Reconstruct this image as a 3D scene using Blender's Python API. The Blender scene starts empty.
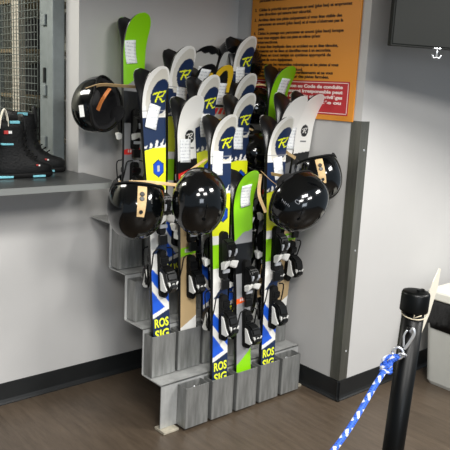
import bpy, bmesh, math, random
import numpy as np
from mathutils import Vector, Matrix

random.seed(7)
scene = bpy.context.scene
COL = scene.collection
PI = math.pi


# ------------------------------------------------------------------ helpers
def lin(h):
    """'#rrggbb' -> linear rgb"""
    h = h.lstrip('#')
    out = []
    for i in (0, 2, 4):
        c = int(h[i:i + 2], 16) / 255
        out.append(c / 12.92 if c <= .04045 else ((c + .055) / 1.055) ** 2.4)
    return tuple(out)


def mat(name, col, rough=.5, metal=0, coat=0, noise=None, bump=None, spec=.5, attr=None, stretch=None):
    """noise=(scale, amount): albedo mottling; bump=(scale, strength)"""
    m = bpy.data.materials.new(name)
    m.use_nodes = True
    nt = m.node_tree
    b = nt.nodes['Principled BSDF']
    c = lin(col) if isinstance(col, str) else col
    b.inputs['Base Color'].default_value = (*c, 1)
    b.inputs['Roughness'].default_value = rough
    b.inputs['Metallic'].default_value = metal
    b.inputs['Coat Weight'].default_value = coat
    b.inputs['Coat Roughness'].default_value = .08
    b.inputs['Specular IOR Level'].default_value = spec
    tc = nt.nodes.new('ShaderNodeTexCoord')
    vec = tc.outputs['Object']
    if stretch:
        mp = nt.nodes.new('ShaderNodeMapping')
        mp.inputs['Scale'].default_value = stretch
        nt.links.new(vec, mp.inputs['Vector'])
        vec = mp.outputs['Vector']
    if attr:
        a = nt.nodes.new('ShaderNodeAttribute')
        a.attribute_name = attr
        nt.links.new(a.outputs['Color'], b.inputs['Base Color'])
    elif noise:
        n = nt.nodes.new('ShaderNodeTexNoise')
        n.inputs['Scale'].default_value = noise[0]
        n.inputs['Detail'].default_value = 6
        n.inputs['Roughness'].default_value = .65
        nt.links.new(vec, n.inputs['Vector'])
        r = nt.nodes.new('ShaderNodeValToRGB')
        k = noise[1]
        r.color_ramp.elements[0].position = .3
        r.color_ramp.elements[1].position = .7
        r.color_ramp.elements[0].color = (*[x * (1 - k) for x in c], 1)
        r.color_ramp.elements[1].color = (*[min(1, x * (1 + k)) for x in c], 1)
        nt.links.new(n.outputs['Fac'], r.inputs['Fac'])
        nt.links.new(r.outputs['Color'], b.inputs['Base Color'])
    if bump:
        n2 = nt.nodes.new('ShaderNodeTexNoise')
        n2.inputs['Scale'].default_value = bump[0]
        n2.inputs['Detail'].default_value = 4
        nt.links.new(vec, n2.inputs['Vector'])
        bp = nt.nodes.new('ShaderNodeBump')
        bp.inputs['Strength'].default_value = bump[1]
        bp.inputs['Distance'].default_value = .01
        nt.links.new(n2.outputs['Fac'], bp.inputs['Height'])
        nt.links.new(bp.outputs['Normal'], b.inputs['Normal'])
    return m


def link(o, parent=None):
    COL.objects.link(o)
    if parent:
        o.parent = parent
    return o


def obj(name, bm, m, parent=None, smooth=False, loc=None):
    me = bpy.data.meshes.new(name)
    bmesh.ops.recalc_face_normals(bm, faces=bm.faces)
    bm.to_mesh(me)
    bm.free()
    for mm in (m if isinstance(m, (list, tuple)) else [m]):
        me.materials.append(mm)
    if smooth:
        for p in me.polygons:
            p.use_smooth = True
    o = bpy.data.objects.new(name, me)
    if loc:
        o.location = loc
    return link(o, parent)


def mesh_obj(name, me, parent=None):
    return link(bpy.data.objects.new(name, me), parent)


def empty(name, loc=(0, 0, 0)):
    o = bpy.data.objects.new(name, None)
    o.empty_display_size = .05
    o.location = loc
    return link(o)


def tag(o, label, cat, group=None):
    o['label'] = label
    o['category'] = cat
    if group:
        o['group'] = group
    return o


def struct(o):
    o['kind'] = 'structure'
    return o


def box(bm, lo, hi, bev=0, seg=2, mi=0, M=None):
    cx = [(a + b) / 2 for a, b in zip(lo, hi)]
    sz = [abs(b - a) for a, b in zip(lo, hi)]
    t = bmesh.new()
    bmesh.ops.create_cube(t, size=1)
    bmesh.ops.scale(t, vec=sz, verts=t.verts)
    if bev:
        bmesh.ops.bevel(t, geom=t.edges[:], offset=min(bev, min(sz) * .45), segments=seg, affect='EDGES', profile=.6)
    bmesh.ops.translate(t, vec=cx, verts=t.verts)
    merge(bm, t, M, mi)


def merge(bm, t, M=None, mi=0):
    vm = {}
    for v in t.verts:
        vm[v] = bm.verts.new(M @ v.co if M else v.co)
    for f in t.faces:
        try:
            nf = bm.faces.new([vm[v] for v in f.verts])
            nf.material_index = mi
            nf.smooth = f.smooth
        except ValueError:
            pass
    t.free()


def loft(bm, rings, cap=True, closed=True, mi=0, smooth=True):
    """rings: list of equal-length lists of points"""
    R = [[bm.verts.new(p) for p in ring] for ring in rings]
    n = len(R[0])
    for a, b in zip(R[:-1], R[1:]):
        for i in range(n if closed else n - 1):
            f = bm.faces.new((a[i], a[(i + 1) % n], b[(i + 1) % n], b[i]))
            f.material_index = mi
            f.smooth = smooth
    if cap:
        for ring in (R[0], R[-1]):
            f = bm.faces.new(ring)
            f.material_index = mi
    return R


def frames(pts):
    pts = [Vector(p) for p in pts]
    out = []
    prev = None
    for i, p in enumerate(pts):
        d = (pts[min(i + 1, len(pts) - 1)] - pts[max(i - 1, 0)]).normalized()
        if prev is None:
            a = Vector((0, 0, 1)) if abs(d.z) < .9 else Vector((1, 0, 0))
            n = (a - d * a.dot(d)).normalized()
        else:
            n = (prev - d * prev.dot(d)).normalized()
        prev = n
        out.append((p, d, n, d.cross(n)))
    return out


def tube(bm, pts, r, seg=8, cap=True, mi=0):
    rings = []
    for i, (p, d, n, b) in enumerate(frames(pts)):
        rr = r[i] if isinstance(r, (list, tuple)) else r
        rings.append([p + (n * math.cos(2 * PI * k / seg) + b * math.sin(2 * PI * k / seg)) * rr for k in range(seg)])
    loft(bm, rings, cap=cap, mi=mi)


def ribbon(bm, pts, w, t, up=None, mi=0):
    """flat strap along pts; up = direction of the strap's width"""
    rings = []
    for p, d, n, b in frames(pts):
        wv = n
        if up is not None:
            uu = Vector(up)
            wv = (uu - d * uu.dot(d)).normalized()
        tv = d.cross(wv)
        rings.append([p + wv * w / 2 + tv * t / 2, p + wv * w / 2 - tv * t / 2, p - wv * w / 2 - tv * t / 2, p - wv * w / 2 + tv * t / 2])
    loft(bm, rings, mi=mi, smooth=False)


def curve_pts(ctrl, n=24):
    """Catmull-Rom through control points"""
    P = [Vector(c) for c in ctrl]
    P = [P[0] * 2 - P[1]] + P + [P[-1] * 2 - P[-2]]
    out = []
    segs = len(P) - 3
    for s in range(segs):
        a, b, c, d = P[s:s + 4]
        m = max(2, n // segs)
        for k in range(m + (1 if s == segs - 1 else 0)):
            t = k / m
            out.append(.5 * ((2 * b) + (c - a) * t + (2 * a - 5 * b + 4 * c - d) * t * t + (3 * b - a - 3 * c + d) * t ** 3))
    return out


def cyl(bm, p0, p1, r0, r1=None, seg=24, mi=0):
    tube(bm, [p0, p1], [r0, r0 if r1 is None else r1], seg, True, mi)


def lathe(bm, prof, seg=32, mi=0):
    loft(bm, [[(r * math.cos(2 * PI * k / seg), r * math.sin(2 * PI * k / seg), z) for k in range(seg)] for r, z in prof], mi=mi)


def text_mesh(body, size, width=None, bold=0, shear=0, align='LEFT', spacing=1.0, ext=0.0004):
    """mesh of one line of text in its XY plane, optionally fitted to a width"""
    cu = bpy.data.curves.new('lettering', 'FONT')
    cu.body = body
    cu.size = size
    cu.offset = bold
    cu.shear = shear
    cu.align_x = align
    cu.space_character = spacing
    cu.extrude = ext
    cu.resolution_u = 3
    o = bpy.data.objects.new('lettering', cu)
    COL.objects.link(o)
    bpy.context.view_layer.update()
    dg = bpy.context.evaluated_depsgraph_get()
    me = bpy.data.meshes.new_from_object(o.evaluated_get(dg))
    bpy.data.objects.remove(o)
    bpy.data.curves.remove(cu)
    if width:
        xs = [v.co.x for v in me.vertices]
        k = width / (max(xs) - min(xs))
        for v in me.vertices:
            v.co.x *= k
    return me


def add_mesh(bm, me, M):
    t = bmesh.new()
    t.from_mesh(me)
    bpy.data.meshes.remove(me)
    merge(bm, t, M)


# ------------------------------------------------------------------ materials
M_wall = mat('painted_wall', '#b6b5b3', .6, noise=(3, .025), bump=(220, .05))
M_wall_in = mat('back_room_wall', '#a3a397', .7, noise=(4, .05))
M_rubber = mat('black_rubber_base', '#17191a', .45, noise=(8, .2))
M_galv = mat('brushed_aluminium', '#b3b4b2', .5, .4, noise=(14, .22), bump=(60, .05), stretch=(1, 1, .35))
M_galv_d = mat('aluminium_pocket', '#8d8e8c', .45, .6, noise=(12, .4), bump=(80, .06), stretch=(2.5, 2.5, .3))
M_steel = mat('corner_guard_steel', '#66665f', .4, .6, noise=(6, .35), stretch=(3, 3, .3))
M_black = mat('black_plastic', '#0a0b0c', .35, spec=.4)
M_blackm = mat('matte_black_rubber', '#090909', .7, spec=.25)
M_gloss = mat('glossy_black_shell', '#050607', .12, coat=.55, spec=.35)
M_base = mat('ski_base', '#101113', .3, noise=(20, .3))
M_edge = mat('ski_steel_edge', '#4a4b4d', .4, .8)
M_white = mat('white_plastic', '#e4e4e0', .4)
M_silver = mat('silver_print', '#b8bcc2', .3, .3)
M_tan = mat('tan_webbing', '#c2a577', .7, noise=(60, .15))
M_orange = mat('orange_webbing', '#cc7a3c', .7)
M_grey = mat('grey_print', '#6d7076', .5)
M_red = mat('red_patch', '#b02a24', .5)
M_teal = mat('teal_rubber', '#6fb7c4', .5)
M_chrome = mat('chrome', '#d4d7da', .28, .7)
M_pad = mat('black_foam', '#101012', .9, bump=(150, .3))
M_foot = mat('worn_foot_plate', '#b9b2a0', .5, .3, noise=(30, .25))
M_yellow = mat('yellow_lettering', '#dfe636', .45)
M_blue_r = mat('blue_rope', '#2b5bc4', .8)
M_ski = mat('ski_topsheet', '#ffffff', .28, coat=.35, attr='gfx')
M_counter = mat('dark_laminate', '#3d3f3f', .3, noise=(30, .12))
M_edgeband = mat('counter_edge_band', '#727573', .45)
M_orangeS = mat('orange_sign_panel', '#d78a25', .55, noise=(2, .03))
M_redS = mat('red_sign_panel', '#b3222a', .5)
M_ink = mat('dark_ink', '#3a2410', .7)
M_wink = mat('white_ink', '#ecd9d4', .6)
M_cab = mat('dark_grey_panel', '#171917', .65, spec=.2, noise=(6, .05))
M_post = mat('gloss_black_pipe', '#040505', .38, spec=.22)
M_bag = mat('black_bin_bag', '#0b0b0c', .3, bump=(30, .6))
M_bin = mat('off_white_bin', '#b9b9b2', .5, noise=(8, .03))
M_lid = mat('white_bin_lid', '#e6e4d8', .4)
M_card = mat('cream_card', '#d8d2c2', .7)
M_string = mat('cotton_string', '#c9bda4', .8)
M_mesh = mat('mesh_wire', '#5f655f', .55, .2)
M_frame = mat('grey_painted_steel', '#737a7a', .5, .2, noise=(9, .15))
M_boot = mat('black_boot_leather', '#0a0b0c', .6, spec=.25, noise=(25, .3), bump=(90, .25))


def paper_mat():
    m = mat('handwritten_tag_paper', '#dcdfdf', .7)
    nt = m.node_tree
    b = nt.nodes['Principled BSDF']
    tc = nt.nodes.new('ShaderNodeTexCoord')
    mp = nt.nodes.new('ShaderNodeMapping')
    mp.inputs['Scale'].default_value = (150, 150, 62)
    w = nt.nodes.new('ShaderNodeTexWave')
    w.bands_direction = 'Z'
    w.inputs['Scale'].default_value = 22
    w.inputs['Distortion'].default_value = 2.2
    w.inputs['Detail Scale'].default_value = 60
    nz = nt.nodes.new('ShaderNodeTexNoise')
    nz.inputs['Scale'].default_value = 1
    r1 = nt.nodes.new('ShaderNodeValToRGB')
    r1.color_ramp.elements[0].position = .62
    r1.color_ramp.elements[1].position = .78
    r2 = nt.nodes.new('ShaderNodeValToRGB')
    r2.color_ramp.elements[0].position = .42
    r2.color_ramp.elements[1].position = .55
    mu = nt.nodes.new('ShaderNodeMath')
    mu.operation = 'MULTIPLY'
    mx = nt.nodes.new('ShaderNodeMixRGB')
    mx.inputs[1].default_value = (*lin('#e9ecec'), 1)
    mx.inputs[2].default_value = (*lin('#c2c6cb'), 1)
    L = nt.links.new
    L(tc.outputs['Object'], w.inputs['Vector'])
    L(tc.outputs['Object'], mp.inputs['Vector'])
    L(mp.outputs['Vector'], nz.inputs['Vector'])
    L(w.outputs['Fac'], r1.inputs['Fac'])
    L(nz.outputs['Fac'], r2.inputs['Fac'])
    L(r1.outputs['Color'], mu.inputs[0])
    L(r2.outputs['Color'], mu.inputs[1])
    L(mu.outputs['Value'], mx.inputs[0])
    L(mx.outputs['Color'], b.inputs['Base Color'])
    return m


M_paper = paper_mat()


def floor_mat():
    m = mat('brown_wood_vinyl', '#65584c', .38)
    nt = m.node_tree
    b = nt.nodes['Principled BSDF']
    L = nt.links.new
    tc = nt.nodes.new('ShaderNodeTexCoord')
    mp = nt.nodes.new('ShaderNodeMapping')
    mp.inputs['Scale'].default_value = (9, 1.2, 1)
    n = nt.nodes.new('ShaderNodeTexNoise')
    n.inputs['Scale'].default_value = 4
    n.inputs['Detail'].default_value = 8
    n.inputs['Roughness'].default_value = .7
    r = nt.nodes.new('ShaderNodeValToRGB')
    r.color_ramp.elements[0].position = .3
    r.color_ramp.elements[0].color = (*lin('#4a3f33'), 1)
    r.color_ramp.elements[1].position = .72
    r.color_ramp.elements[1].color = (*lin('#635648'), 1)
    br = nt.nodes.new('ShaderNodeTexBrick')
    br.inputs['Scale'].default_value = 1
    br.inputs['Brick Width'].default_value = 1.2
    br.inputs['Row Height'].default_value = .18
    br.inputs['Mortar Size'].default_value = .0012
    br.inputs['Color1'].default_value = (1, 1, 1, 1)
    br.inputs['Color2'].default_value = (.88, .88, .88, 1)
    br.inputs['Mortar'].default_value = (.72, .72, .72, 1)
    rot = nt.nodes.new('ShaderNodeMapping')
    rot.inputs['Rotation'].default_value = (0, 0, PI / 2)
    mx = nt.nodes.new('ShaderNodeMixRGB')
    mx.blend_type = 'MULTIPLY'
    mx.inputs[0].default_value = 1
    # pale scuffs
    sc = nt.nodes.new('ShaderNodeTexNoise')
    sc.inputs['Scale'].default_value = 7
    sc.inputs['Detail'].default_value = 10
    sc.inputs['Roughness'].default_value = .8
    mp2 = nt.nodes.new('ShaderNodeMapping')
    mp2.inputs['Rotation'].default_value = (0, 0, .5)
    mp2.inputs['Scale'].default_value = (1, 6, 1)
    r2 = nt.nodes.new('ShaderNodeValToRGB')
    r2.color_ramp.elements[0].position = .66
    r2.color_ramp.elements[1].position = .76
    r2.color_ramp.elements[1].color = (.5, .5, .5, 1)
    mx2 = nt.nodes.new('ShaderNodeMixRGB')
    mx2.inputs[2].default_value = (*lin('#9b8e7e'), 1)
    L(tc.outputs['Object'], mp.inputs['Vector'])
    L(mp.outputs['Vector'], n.inputs['Vector'])
    L(n.outputs['Fac'], r.inputs['Fac'])
    L(tc.outputs['Object'], rot.inputs['Vector'])
    L(rot.outputs['Vector'], br.inputs['Vector'])
    L(r.outputs['Color'], mx.inputs[1])
    L(br.outputs['Color'], mx.inputs[2])
    L(tc.outputs['Object'], mp2.inputs['Vector'])
    L(mp2.outputs['Vector'], sc.inputs['Vector'])
    L(sc.outputs['Fac'], r2.inputs['Fac'])
    L(r2.outputs['Color'], mx2.inputs[0])
    L(mx.outputs['Color'], mx2.inputs[1])
    L(mx2.outputs['Color'], b.inputs['Base Color'])
    bp = nt.nodes.new('ShaderNodeBump')
    bp.inputs['Strength'].default_value = .12
    bp.inputs['Distance'].default_value = .005
    L(n.outputs['Fac'], bp.inputs['Height'])
    L(bp.outputs['Normal'], b.inputs['Normal'])
    return m


# ------------------------------------------------------------------ the room
XR, YL, YE, XO = 2.447, 2.79, 1.917, 1.51      # right wall, counter wall, end wall, opening's right jamb
ZT = 2.75
bm = bmesh.new()
box(bm, (-3, -3.5, -.05), (5, 3.9, 0))
struct(obj('floor', bm, floor_mat()))

bm = bmesh.new()
box(bm, (XO, YL, 0), (XR + .12, YL + .122, ZT))
box(bm, (-1.0, YL, 0), (XO, YL + .122, 1.015))
box(bm, (-1.0, YL, 2.30), (XO, YL + .122, ZT))
box(bm, (-3, YL, 0), (-1.0, YL + .122, ZT))
struct(obj('wall_left', bm, M_wall))
bm = bmesh.new()
box(bm, (XR, YE, 0), (XR + .12, YL, ZT))
struct(obj('wall_right', bm, M_wall))
bm = bmesh.new()
box(bm, (XR + .12, YE, 0), (5, YE + .12, ZT))
struct(obj('wall_end', bm, M_wall))


def baseboard(name, p0, p1, nrm):
    p0, p1, nrm = Vector(p0), Vector(p1), Vector(nrm)
    prof = [(0, 0), (.014, 0), (.014, .004), (.008, .010), (.004, .022), (.004, .100), (0, .102)]
    bm = bmesh.new()
    loft(bm, [[p + nrm * a + Vector((0, 0, z)) for a, z in prof] for p in (p0, p1)], smooth=False)
    return struct(obj(name, bm, M_rubber))


baseboard('baseboard_left', (-3, YL, 0), (XR, YL, 0), (0, -1, 0))
baseboard('baseboard_right', (XR, YL - .014, 0), (XR, YE - .014, 0), (-1, 0, 0))
baseboard('baseboard_end', (XR - .014, YE, 0), (5, YE, 0), (0, -1, 0))

# low ceiling over this corner of the room; the hall's lamps hang beyond its edge
bm = bmesh.new()
box(bm, (-3, .9, 2.31), (5, 3.9, 2.4))
struct(obj('ceiling', bm, mat('ceiling_paint', '#c9c9c6', .8, noise=(5, .03))))

# back room seen through the mesh
bm = bmesh.new()
box(bm, (1.95, 2.95, 0), (2.0, 3.9, ZT))
box(bm, (-2, 3.85, 0), (1.95, 3.9, ZT))
struct(obj('wall_back_room', bm, M_wall_in))

# corner guard: a steel angle over the outside corner
bm = bmesh.new()
g = .055
prof = [(XR - .003, YE + g), (XR - .003, YE - .003), (XR + g, YE - .003), (XR + g, YE - .0004), (XR - .0004, YE - .0004), (XR - .0004, YE + g)]
loft(bm, [[(x, y, z) for x, y in prof] for z in (.104, 1.35)], smooth=False)
cg = obj('corner_guard', bm, M_steel)
tag(cg, 'grey steel angle guard running up the outside corner of the wall', 'corner guard')
for z in (.25, .75, 1.22):
    bm = bmesh.new()
    cyl(bm, (XR + .032, YE - .0028, z), (XR + .032, YE - .0055, z), .006, .004, 12)
    obj('screw', bm, M_chrome, cg)

# ------------------------------------------------------------------ counter, window frame and mesh
bm = bmesh.new()
X0, X1, Y0, Y1, zc, th, rc = -1.2, 1.532, 2.462, 2.788, 1.05, .026, .09
out = [(X0, Y1), (X0, Y0)]
for k in range(9):
    a = -PI / 2 + k * PI / 2 / 8
    out.append((X1 - rc + rc * math.cos(a), Y0 + rc + rc * math.sin(a)))
out += [(X1, Y1 - .002), (XO - .002, Y1 - .002), (XO - .002, 3.12), (X0, 3.12)]
vs = [[bm.verts.new((x, y, z)) for x, y in out] for z in (zc - th, zc)]
n = len(out)
for i in range(n):
    f = bm.faces.new((vs[0][i], vs[0][(i + 1) % n], vs[1][(i + 1) % n], vs[1][i]))
    f.material_index = 1
bm.faces.new(vs[0][::-1])
bm.faces.new(vs[1])
tag(obj('service_counter', bm, [M_counter, M_edgeband]), 'dark grey service counter with rounded end under the mesh window', 'counter')

fr = empty('window_frame', (XO, 2.99, zc))
tag(fr, 'grey steel channel post beside the wire mesh, above the counter', 'post')
bm = bmesh.new()
box(bm, (-.062, -.07, 0), (-.002, -.012, 1.255), .004)
box(bm, (-.052, -.012, 0), (-.002, .085, 1.255), .003)
obj('channel', bm, M_frame, fr)
for z in (.10, .34, .66, .98):
    bm = bmesh.new()
    box(bm, (-.066, .005, z), (-.05, .05, z + .05), .004)
    obj('latch_plate', bm, M_frame, fr)
bm = bmesh.new()
box(bm, (-.0635, .02, .40), (-.052, .032, .47), .003)
obj('scratch_plate', bm, mat('dark_steel', '#2b2d2c', .5, .5), fr)

# wire mesh partition, going back from the counter
mp_ = empty('mesh_partition', (1.45, 3.08, zc))
tag(mp_, 'welded wire mesh partition behind the boots at the counter', 'mesh panel')
bm = bmesh.new()
y = .0
while y < .72:
    tube(bm, [(0, y, .0), (0, y, 1.255)], .0021, 5)
    y += .034
z = .02
while z < 1.255:
    tube(bm, [(-.004, 0, z), (-.004, .72, z)], .0019, 5)
    z += .034
obj('wire_mesh', bm, M_mesh, mp_)
bm = bmesh.new()
y = .012
while y < .30:
    tube(bm, [(.30, y, .0), (.30, y, 1.255)], .0021, 5)
    y += .045
z = .03
while z < 1.255:
    tube(bm, [(.30, 0, z), (.30, .34, z)], .0018, 5)
    z += .045
obj('rear_wire_mesh', bm, M_mesh, mp_)
bm = bmesh.new()
box(bm, (.015, .25, 0), (.05, .33, 1.255), .004)
obj('partition_post', bm, mat('beige_post', '#a8a294', .6), mp_)

# back-room shelf with helmets dimly seen through the mesh
sh = empty('storage_shelf', (1.72, 3.66, 0))
tag(sh, 'shelf of the back room seen through the mesh at the left edge', 'shelf')
for z in (1.12, 1.36, 1.60, 1.86):
    bm = bmesh.new()
    box(bm, (-.16, -.2, z), (.16, .16, z + .02), .002)
    obj('shelf_board', bm, mat('shelf_wood', '#86785f', .6), sh)
for sx in (-.15, .15):
    bm = bmesh.new()
    box(bm, (sx - .012, .13, 0), (sx + .012, .16, 2.2), .002)
    obj('upright', bm, M_frame, sh)
for i, (dy, z, lb) in enumerate(((-.08, 1.38, 'dark helmet on the lower back-room shelf behind the mesh'), (-.07, 1.62, 'dark helmet on the upper back-room shelf behind the mesh'), (-.08, 1.14, 'dark helmet on the bottom back-room shelf behind the mesh'))):
    bm = bmesh.new()
    lathe(bm, [(.10 * math.sin(t * PI / 2 / 8 + .001), .17 * math.cos(t * PI / 2 / 8)) for t in range(0, 9)] + [(.105, -.0), (.09, -.0)], 24)
    s = obj('stored_helmet', bm, M_blackm, loc=(1.68, 3.66 + dy, z + .0005), smooth=True)
    tag(s, lb, 'helmet')
    bm = bmesh.new()
    box(bm, (-.112, -.03, .03), (-.098, .03, .075), .004)
    obj('goggle_clip', bm, M_silver, s)

# ------------------------------------------------------------------ rules sign
sg = empty('rules_sign', (XR - .001, 2.32, 1.82))
tag(sg, 'orange rules sign in French with a red warning box, on the right wall', 'sign')
SY, SZ = 2.32, 1.82
bm = bmesh.new()
box(bm, (-.008, 1.962 - SY, 1.343 - SZ), (0, 2.675 - SY, 2.29 - SZ), .002)
obj('panel', bm, M_orangeS, sg)
bm = bmesh.new()
box(bm, (-.0092, 1.993 - SY, 1.368 - SZ), (-.0078, 2.640 - SY, 1.521 - SZ))
obj('warning_box', bm, M_redS, sg)
bm = bmesh.new()
ya, yb_, za, zb_ = 1.999 - SY, 2.634 - SY, 1.374 - SZ, 1.515 - SZ
for lo, hi in (((ya, za), (yb_, za + .003)), ((ya, zb_ - .003), (yb_, zb_)), ((ya, za), (ya + .003, zb_)), ((yb_ - .003, za), (yb_, zb_))):
    box(bm, (-.0098, lo[0], lo[1]), (-.009, hi[0], hi[1]))
obj('border_line', bm, M_wink, sg)


def wall_text(bm, s, y, z, size, width, bold=.00045, align='LEFT'):
    me = text_mesh(s, size, width, bold)
    R = Matrix(((0, 0, -1, -.0088), (-1, 0, 0, y - SY), (0, 1, 0, z - SZ), (0, 0, 0, 1)))
    add_mesh(bm, me, R)


LINES = [  # left edge y, baseline z, right edge y, text
    (2.62, 2.09, 2.05, "et de votre direction et assurez-vous"),
    (2.62, 1.926, 2.10, "arrêter et d'éviter toute autre"),
    (2.62, 1.902, 2.43, "personne ou obstacle."),
    (2.62, 1.857, 2.017, "Cédez la priorité aux personnes en aval (plus bas) et empruntez"),
    (2.62, 1.835, 2.26, "une direction qui assure leur sécurité."),
    (2.62, 1.808, 2.070, "Arrêtez dans une piste uniquement si vous êtes visible des"),
    (2.62, 1.786, 2.062, "personnes en amont (plus haut) et si vous n'obstruez pas la"),
    (2.62, 1.764, 2.575, "piste."),
    (2.62, 1.742, 2.055, "Cédez le passage aux personnes en amont (plus haut) lorsque"),
    (2.62, 1.720, 2.19, "vous vous engagez dans une piste et même qu'aux"),
    (2.62, 1.698, 2.47, "intersections."),
    (2.62, 1.676, 2.080, "Si vous êtes impliqués dans un accident ou en êtes témoins,"),
    (2.62, 1.655, 2.12, "demeurez sur les lieux et identifiez-vous à un secouriste."),
    (2.62, 1.634, 2.12, "Utilisez en tout temps un système approprié de"),
    (2.62, 1.612, 2.36, "retenue de votre équipement."),
    (2.62, 1.589, 2.070, "N'utilisez pas les remontées mécaniques et les pistes si vous"),
    (2.62, 1.566, 2.29, "êtes sous l'effet de drogues ou d'alcool."),
    (2.62, 1.552, 2.10, "Respectez la signalisation, les avertissements et ne vous"),
    (2.62, 1.533, 2.12, "aventurez jamais hors ou sur des pistes fermées."),
]
bm = bmesh.new()
for y, z, yr, s in LINES:
    wall_text(bm, s, y, z, .0195, y - yr, .0007)
for s, z in (('2.', 1.857), ('3.', 1.808), ('4.', 1.742), ('5.', 1.676), ('6.', 1.634), ('7.', 1.589), ('8.', 1.552)):
    wall_text(bm, s, 2.650, z, .0195, None, .0007)
obj('rules_lettering', bm, M_ink, sg)
bm = bmesh.new()
for y, z, yr, s in ((2.60, 1.488, 2.030, "Toute contravention au Code de conduite"), (2.60, 1.465, 2.030, "et tout comportement irresponsable peut"),
                    (2.60, 1.441, 2.030, "entraîner la perte des droits et des privilèges"), (2.60, 1.417, 2.035, "d'utilisation de la remontée ou"),
                    (2.60, 1.392, 2.20, "le retrait sans compensation")):
    wall_text(bm, s, y, z, .021, y - yr, .0009)
for v in bm.verts:
    v.co.x -= .001
obj('warning_lettering', bm, M_wink, sg)

# ------------------------------------------------------------------ dark panel hanging from the ceiling
cb = empty('hanging_screen', (2.18, 1.60, 1.655))
cb.rotation_euler = (0, 0, math.atan2(-.37, .93))
tag(cb, 'dark grey hanging screen at the top right, chrome clasp at its lower edge', 'screen')
bm = bmesh.new()
box(bm, (0, .004, 0), (1.50, .028, .62), .003)
obj('case', bm, M_cab, cb)
bm = bmesh.new()
box(bm, (.006, 0, .008), (1.494, .006, .612), .0015)
obj('front_panel', bm, M_cab, cb)
bm = bmesh.new()
cyl(bm, (.52, .05, .3), (.52, .05, .654), .018, None, 16)
box(bm, (.46, .028, .22), (.58, .06, .40), .004)
obj('ceiling_bracket', bm, M_frame, cb)
bm = bmesh.new()
CX = .206
box(bm, (CX - .016, -.005, -.001), (CX + .016, .010, .003), .002)
cyl(bm, (CX, -.001, .002), (CX, -.001, -.030), .0034, None, 12)
tube(bm, curve_pts([(CX - .020, -.001, -.022), (CX - .014, -.001, -.034), (CX, -.001, -.032), (CX + .014, -.001, -.034), (CX + .020, -.001, -.022)], 12), .0032, 8)
obj('clasp', bm, M_chrome, cb)

# ------------------------------------------------------------------ aluminium ski rack
RX0, RX1 = 1.57, 2.415
RIS = [2.165, 2.312, 2.463, 2.600]             # riser faces, front to back
ZS = [.0, .212, .422, .632, .842]
rack = empty('ski_rack', (RX0, RIS[0], 0))
tag(rack, 'stepped aluminium ski rack with rows of open pockets, in the corner', 'ski rack')
bm = bmesh.new()
t = .006
for i in range(4):
    y0 = RIS[i]
    y1 = RIS[i + 1] if i < 3 else 2.772
    box(bm, (0, y0 - RIS[0], ZS[i] + (.012 if i == 0 else -t)), (RX1 - RX0, y0 - RIS[0] + t, ZS[i + 1]), .0015)
    box(bm, (0, y0 - RIS[0], ZS[i + 1] - t), (RX1 - RX0, y1 - RIS[0] + t, ZS[i + 1]), .0015)
obj('stair_panel', bm, M_galv, rack)
for x in (0, RX1 - RX0 - .07):
    bm = bmesh.new()
    box(bm, (x - .005, -.035, .0005), (x + .075, .035, .012), .002)
    obj('foot_plate', bm, M_foot, rack)
PW, PD, PH, PT = .126, .064, .186, .0045


def pocket_bm():
    bm = bmesh.new()
    o = [(0, -PD), (PW, -PD), (PW, 0), (0, 0)]
    i_ = [(PT, -PD + PT), (PW - PT, -PD + PT), (PW - PT, -PT), (PT, -PT)]
    vo = [[bm.verts.new((x, y, z)) for x, y in o] for z in (0, PH)]
    vi = [[bm.verts.new((x, y, z)) for x, y in i_] for z in (.004, PH)]
    for k in range(4):
        j = (k + 1) % 4
        bm.faces.new((vo[0][k], vo[0][j], vo[1][j], vo[1][k]))
        bm.faces.new((vi[0][k], vi[1][k], vi[1][j], vi[0][j]))
        bm.faces.new((vo[1][k], vo[1][j], vi[1][j], vi[1][k]))
    bm.faces.new(vo[0][::-1])
    bm.faces.new(vi[0])
    vert = [e for e in bm.edges if abs(e.verts[0].co.z - e.verts[1].co.z) > .1 or (e.verts[0].co.z > .18 and e.verts[1].co.z > .18)]
    bmesh.ops.bevel(bm, geom=vert, offset=.0016, segments=2, affect='EDGES')
    return bm


ROWS = [(1.655, .146, 5, 0), (1.575, .140, 6, 1), (1.580, .140, 6, 2), (1.578, .140, 6, 3)]
p0 = None
for x0, pitch, cnt, r in ROWS:
    for k in range(cnt):
        L_ = (x0 + k * pitch - RX0, RIS[r] - RIS[0] - .0005, ZS[r] + (.014 if r == 0 else .004))
        if p0 is None:
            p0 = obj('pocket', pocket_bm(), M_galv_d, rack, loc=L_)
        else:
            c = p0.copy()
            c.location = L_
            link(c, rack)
b0 = None
for x0, pitch, cnt, r in ROWS:
    for k in range(cnt):
        L_ = (x0 + k * pitch - RX0 + PW * .7, RIS[r] - RIS[0] - PT, ZS[r] + .165)
        if b0 is None:
            bm = bmesh.new()
            cyl(bm, (0, 0, 0), (0, -.006, 0), .008, .006, 8)
            b0 = obj('bolt', bm, M_chrome, rack, loc=L_)
        else:
            c = b0.copy()
            c.location = L_
            link(c, rack)

# ------------------------------------------------------------------ skis
C = {k: np.array(lin(v)) for k, v in dict(white='#e2e1dc', navy='#1b2c4c', yellow='#e4ea22', lime='#8fd01e', blue='#1f57c8', green='#86cc14',
                                          grey='#8f9092', dgrey='#5b5d60', black='#121315', red='#e0322c', orange='#ee5a1e', wood='#b39a72',
                                          olive='#bcc42c', gold='#e0b824', cream='#c9c6bb', lgrey='#b4b4af', badge_b='#1748b8', badge_g='#5fae22').items()}


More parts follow.
